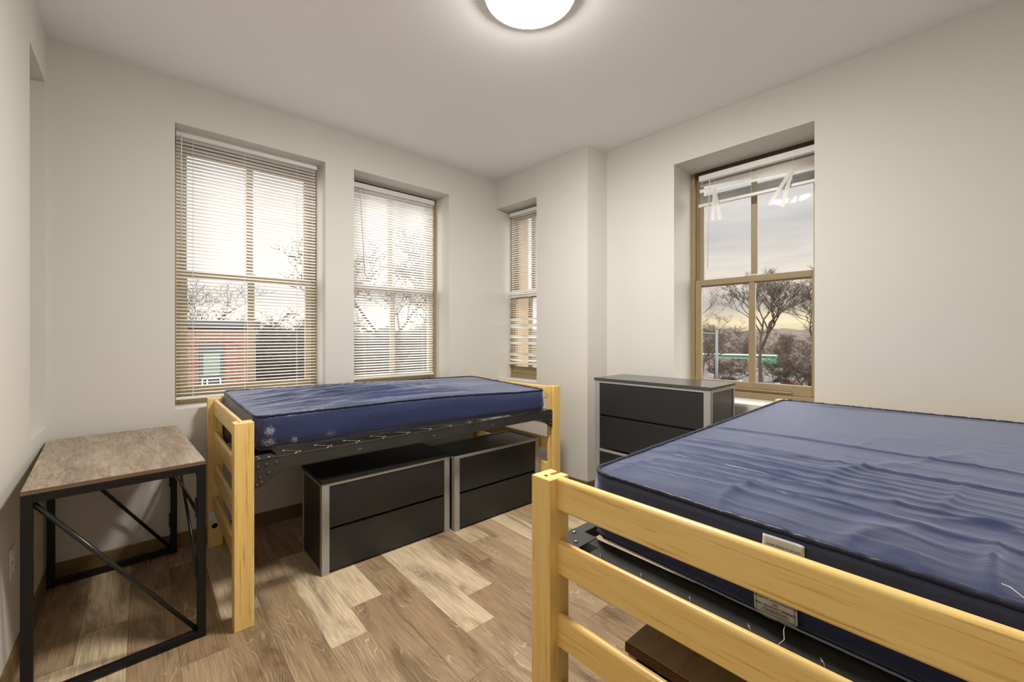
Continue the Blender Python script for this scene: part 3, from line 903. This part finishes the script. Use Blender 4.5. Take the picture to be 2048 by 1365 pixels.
# ------------------------------------------------------------------ desk
e = thing('desk', 'small folding desk with brown wood top and black steel frame against the left wall', 'desk', (-.317, 2.203, 0), math.radians(3.0))
DW, DD, DH, T = .524, 1.0, .760, .030
s = MB(); s.box(.001, DW - .001, .001, DD - .001, DH - .016, DH, .0012); s.build('tabletop', 'desk_wood', e)
s = MB(); s.box(0.0015, DW - .0015, 0.0004, .0012, DH - .015, DH - .001); s.build('edge_band', 'desk_edge', e)
zf = DH - .0165
for nm, y0 in (('near', .0), ('far', DD - T)):
    s = MB()
    s.box(0, T, y0, y0 + T, .0, zf, .002); s.box(DW - T, DW, y0, y0 + T, .0, zf, .002)
    s.box(T, DW - T, y0, y0 + T, zf - T, zf, .002); s.box(T, DW - T, y0, y0 + T, .008, .008 + T * .8, .002)
    f = s.build('side_frame', 'black_steel', e)
    s = MB(); s.tube([(T * .8, y0 + T / 2, zf - T * .9), (DW - T * .9, y0 + T / 2, .032)], .0085, 10); s.build('diagonal_brace', 'rod_steel', f, True)
    for z in ((.56, .30) if nm == 'near' else (.44, .2)):
        s = MB(); s.box(DW - T - .006, DW - T - .0002, y0 + .004, y0 + T - .004, z - .04, z + .04, .001); s.build('hinge', 'black_steel', f)
for x0 in (0.002, DW - .027):
    s = MB(); s.box(x0, x0 + .025, T + .0005, DD - T - .0005, zf - .022, zf - .0005, .002); s.build('long_rail', 'black_steel', e)
xs = DW - T / 2
s = MB(); s.tube([(xs, DD - T - .01, zf - .05), (xs - .004, DD * .52, .50), (xs, T + .01, .20)], .0065, 8); s.build('cross_brace', 'rod_steel', e, True)
s = MB(); s.tube([(xs - .012, DD - T - .004, .505), (xs - .012, DD * .55, .527), (xs - .012, T + .004, .535)], .0075, 8); s.build('link_bar', 'rod_steel', e, True)
s = MB(); s.tube([(xs, T * .9, zf - .095), (xs, T + .10, zf - .018)], .010, 4); s.build('corner_brace', 'black_steel', e)

# ------------------------------------------------------------------ outlet on left wall
e = thing('wall_outlet', 'white duplex outlet on the left wall beside the desk', 'outlet', (XL, 2.462, .432))
s = MB(); s.box(.0002, .006, -.036, .036, -.058, .058, .002); s.build('plate', 'outlet_plastic', e)
for z in (-.021, .021):
    s = MB(); s.cyl((.0075, 0, z), .0165, .006, 0, 24); r = s.build('receptacle', 'outlet_plastic', e, False)
    s = MB(); s.box(.0105, .0109, -.008, -.006, z - .002, z + .007); s.box(.0105, .0109, .006, .008, z - .002, z + .007); s.build('slots', 'dark_hole', r)

# ------------------------------------------------------------------ outdoors
GZ = -6.7
s = MB(); s.box(-60, 260, 4.6, 260, GZ - .3, GZ); s.box(4.2, 260, -120, 4.6, GZ - .3, GZ)
o = s.build('ground', 'asphalt'); struct(o, 'pale asphalt and lots outside below the windows', 'ground')
# wooded ridge far off
s = MB(); bm = s.bm; g = {}
N, M_ = 150, 16
for i in range(N + 1):
    a = math.radians(-40 + 160 * i / N)
    for j in range(M_ + 1):
        f = j / M_; r = 120 + 70 * f
        h = (9.6 * math.sin(min(f * 1.5, 1) * R90) + 2.6 * noise.noise(Vector((a * 26, f * 5, 0))) * f + 1.3 * noise.noise(Vector((a * 90, f * 14, 2))) * f)
        g[i, j] = bm.verts.new((r * math.cos(a), r * math.sin(a), GZ + max(h, 0) - .05))
for i in range(N):
    for j in range(M_): bm.faces.new((g[i, j], g[i + 1, j], g[i + 1, j + 1], g[i, j + 1]))
o = s.build('wooded_ridge', 'woods', None, True, True); struct(o, 'brown leafless wooded ridge along the horizon', 'ridge')

def bare_tree(seed, h, spread=.75, depth=6, r0=.16, lean=(0, 0), low=.28, rmin=.012):
    rnd = random.Random(seed); s = MB()
    def limb(p, d, ln, r, k):
        pts = [p]; q = p.copy(); dd = d.copy(); n = 4 if k > 2 else 3
        for i in range(n):
            dd = (dd + Vector((rnd.uniform(-.16, .16), rnd.uniform(-.16, .16), rnd.uniform(-.04, .10)))).normalized()
            q = q + dd * ln / n; pts.append(q.copy())
        s.tube(pts, [r * (1 - .45 * i / n) for i in range(n + 1)], 5 if k > 3 else 3, cap=False)
        if k == 0: return
        nb = 3 if k > 1 else 5
        for b in range(nb):
            ax = rnd.uniform(0, 2 * math.pi); t = rnd.uniform(.35, 1.0) if b else 1.0
            base = pts[min(n, max(1, int(round(t * n))))]
            side = Vector((math.cos(ax), math.sin(ax), rnd.uniform(-.1, .35)))
            nd = (dd * (1 - spread * rnd.uniform(.45, .8)) + side * spread * rnd.uniform(.5, .9)).normalized()
            limb(base, nd, ln * rnd.uniform(.60, .80), max(r * .58, rmin), k - 1)
    limb(Vector((0, 0, 0)), Vector((lean[0], lean[1], 1)).normalized(), h * low, r0, depth)
    return s
def plant(label, x, y, seed, h, cat='tree', m='bark', **kw):
    s = bare_tree(seed, h, **kw)
    o = s.build('bare_tree', m, None, False); o.location = (x, y, GZ)
    tag(o, label, cat, 'bare winter trees outside')
    return o
plant('bare tree with a forked trunk in the centre of the right window view', 70.5, 22.4, 11, 24, depth=7, r0=.36, spread=.62, low=.25, rmin=.02)
plant('tall fine-twigged bare tree at the right edge of the right window view', 71, 13.6, 21, 30, depth=7, r0=.30, spread=.55, low=.24, rmin=.02)
plant('shorter bare tree behind the tall one in the right window', 80, 18.4, 31, 24, depth=7, r0=.24, spread=.7, m='bark_far')
plant('slim bare tree at the left edge of the right window view', 76, 36.5, 41, 22, depth=6, r0=.22, spread=.6, m='bark_far')
plant('low bare tree beside the traffic pole in the right window', 68, 30.2, 51, 15, depth=7, r0=.22, spread=.8, m='bark_far')
plant('multi-stemmed bare thicket tree low at right of the right window', 60, 14.6, 61, 13, depth=7, r0=.16, spread=.8, low=.2)
plant('wide low bare tree between thicket and forked tree in the right window', 63, 17.4, 71, 11, depth=7, r0=.16, spread=.85, low=.2, m='bark_far')
plant('dark bare tree at the right half of the leftmost window', 9.4, 28.3, 81, 16, depth=7, r0=.26, spread=.8, low=.26, rmin=.012)
plant('bare tree rising behind the brick building roof', 5.8, 40, 91, 18, depth=7, r0=.26, spread=.8, low=.26, rmin=.014)
plant('spreading bare tree behind the middle window blind, at its left', 12.6, 26.8, 101, 22, depth=7, r0=.30, spread=.75, low=.27, rmin=.019)
plant('lower bare tree behind the middle window blind, at its right', 19.5, 29.5, 111, 15, depth=7, r0=.22, spread=.8, low=.26, rmin=.019)
row = [plant('bare winter tree in the dense brown row behind the lots', 92, 15, 121, 15, depth=7, r0=.2, spread=.8, low=.22, m='bark_far')]
row[0]['group'] = 'dense row of bare trees behind the lots'
thick = plant('bare thicket tree among the brown growth at the lot edge in the right window', 58.5, 12.6, 131, 10.5, depth=7, r0=.14, spread=.7, low=.2)
thick['group'] = 'bare thicket at the lot edge'
rnd = random.Random(16)
for k in range(7):
    c = thick.copy(); COL.objects.link(c); sc = rnd.uniform(.7, 1.0)
    c.location = (59 + (k % 3) * 6.5, 13.6 + 2.9 * k + rnd.uniform(-.6, .6), GZ); c.rotation_euler = (0, 0, rnd.uniform(0, 6.28)); c.scale = (sc, sc, sc * rnd.uniform(.75, 1.0))
rnd = random.Random(6)
for k in range(13):
    c = row[0].copy(); COL.objects.link(c); sc = rnd.uniform(.85, 1.15)
    c.location = (92 + 9 * (k % 3) + rnd.uniform(-1, 1), 18.0 + 2.4 * k, GZ); c.rotation_euler = (0, 0, rnd.uniform(0, 6.28)); c.scale = (sc, sc, sc * rnd.uniform(.8, 1.1))

# dense brush bank in front of the lots
def brush(label, x0, x1, y, z1, seed):
    rnd = random.Random(seed); s = MB(); bm = s.bm; g = {}
    nx, ny = int((x1 - x0) / .35), 8
    for i in range(nx + 1):
        for j in range(ny + 1):
            f = j / ny; ang = f * math.pi
            x = x0 + (x1 - x0) * i / nx
            hh = (z1 - GZ) * (1 + .10 * noise.noise(Vector((x * .8, 0, seed))) + .05 * noise.noise(Vector((x * 2.6, f * 3, seed))))
            g[i, j] = bm.verts.new((x - x0, -1.6 * math.cos(ang) + .25 * noise.noise(Vector((x * 2, f * 9, 1))), hh * math.sin(ang)))
    for i in range(nx):
        for j in range(ny): bm.faces.new((g[i, j], g[i + 1, j], g[i + 1, j + 1], g[i, j + 1]))
    o = s.build('hedge', 'hedge_dark', None, True, True); o.location = (x0, y, GZ); tag(o, label, 'hedge')
mat('hedge_dark', rough=1.0, fn=f_noise2((.030, .026, .020), (.075, .062, .046), 3.0))
brush('long dark leafless hedge bank beyond the middle window', 5.2, 30, 34, 1.7, 3)

# brick building
e = thing('brick_building', 'red brick building with dark roof edge beyond the leftmost window', 'building', (-7, 25, GZ))
s = MB(); s.box(0, 11.4, 0, 8, 0, 8.35); s.build('wall', 'red_brick', e)
s = MB(); s.box(-.15, 11.55, -.15, 8.15, 8.36, 8.78, .03); s.build('roof_edge', 'dark_trim', e)
def bwin(x, z, w_, h):
    s = MB(); s.box(x, x + w_, -.10, -.001, z, z + h, .02); f = s.build('window', 'dark_trim', e)
    s = MB(); s.box(x + .14, x + w_ - .14, -.12, -.101, z + .6, z + h - .5); s.build('pane', 'green_pane', f)
    s = MB()
    for zz in (.1, .45): s.box(x + .1, x + w_ - .1, -.20, -.16, z + zz, z + zz + .06)
    for xx in (.1, .3, .85): s.box(x + xx * w_ - .02, x + xx * w_ + .03, -.20, -.16, z + .1, z + .5)
    s.build('guard', 'guard_white', f)
bwin(9.05, 5.45, .95, 2.2); bwin(5.2, 5.45, .95, 2.2); bwin(9.05, 1.4, .95, 2.2)

# street furniture and filling station
e = thing('traffic_pole', 'grey steel traffic pole with a mast arm in the right window view', 'pole', (41.2, 16.9, GZ))
s = MB(); s.tube([(0, 0, 0), (0, 0, 8.6)], [.16, .11], 10); s.build('pole', 'pole_grey', e, True)
s = MB(); s.tube([(0, 0, 8.15), (-.2, 1.6, 8.3), (-.6, 6.5, 8.6)], [.08, .07, .05], 8); s.build('mast_arm', 'pole_grey', e, True)
e = thing('filling_station', 'green and white filling station canopy behind the trees', 'building', (76, 22, GZ), math.radians(103))
s = MB(); s.box(0, 13, -5, 0, 4.15, 4.75, .05); s.build('canopy', 'canopy_white', e)
s = MB(); s.box(-.05, 13.05, .001, .05, 4.35, 4.75); s.build('canopy_band', 'canopy_green', e)
for x in (1.5, 6.5, 11.5):
    s = MB(); s.box(x - .2, x + .2, -2.7, -2.3, 0, 4.15); s.build('column', 'canopy_white', e)
for x in (3.5, 9): 
    s = MB(); s.box(x - .4, x + .4, -2.9, -2.1, 0, 1.9, .05); s.build('fuel_pump', 'car_red', e)
e = thing('street_sign', 'green panel sign on a post beyond the bare trees', 'sign', (64.5, 19.05, GZ), math.radians(100))
s = MB(); s.tube([(0, 0, 0), (0, 0, 4.7)], .07, 8); s.build('post', 'pole_grey', e)
s = MB(); s.box(-1.1, 1.1, .09, .2, 3.6, 4.7, .03); s.build('panel', 'sign_green', e)
def car(label, x, y, rz, m):
    e = thing('car', label, 'car', (x, y, GZ), rz, 'parked cars')
    s = MB(); s.prism([(-2.2, .35), (2.2, .35), (2.25, .75), (1.3, .95), (-1.9, 1.0), (-2.25, .8)], 1, -.88, .88, .04); s.build('body', m, e)
    s = MB(); s.prism([(-1.6, .98), (1.1, .93), (.45, 1.45), (-1.15, 1.45)], 1, -.74, .74, .04); s.build('cabin', 'car_glass', e)
    for cx in (-1.4, 1.4):
        for cy in (-.82, .82):
            s = MB(); s.cyl((cx, cy, .33), .33, .22, 1, 18); s.build('wheel', 'tyre', e)
car('white parked car low in the right window, left of the mullion', 62, 24.6, math.radians(95), 'car_white')
car('dark parked car just right of the mullion in the right window', 66.5, 20.2, math.radians(80), 'car_dark')
car('red parked car behind the bare trunks in the right window', 73, 20.6, math.radians(98), 'car_red')
car('white car parked by the filling station canopy', 70, 27.2, math.radians(100), 'car_white')
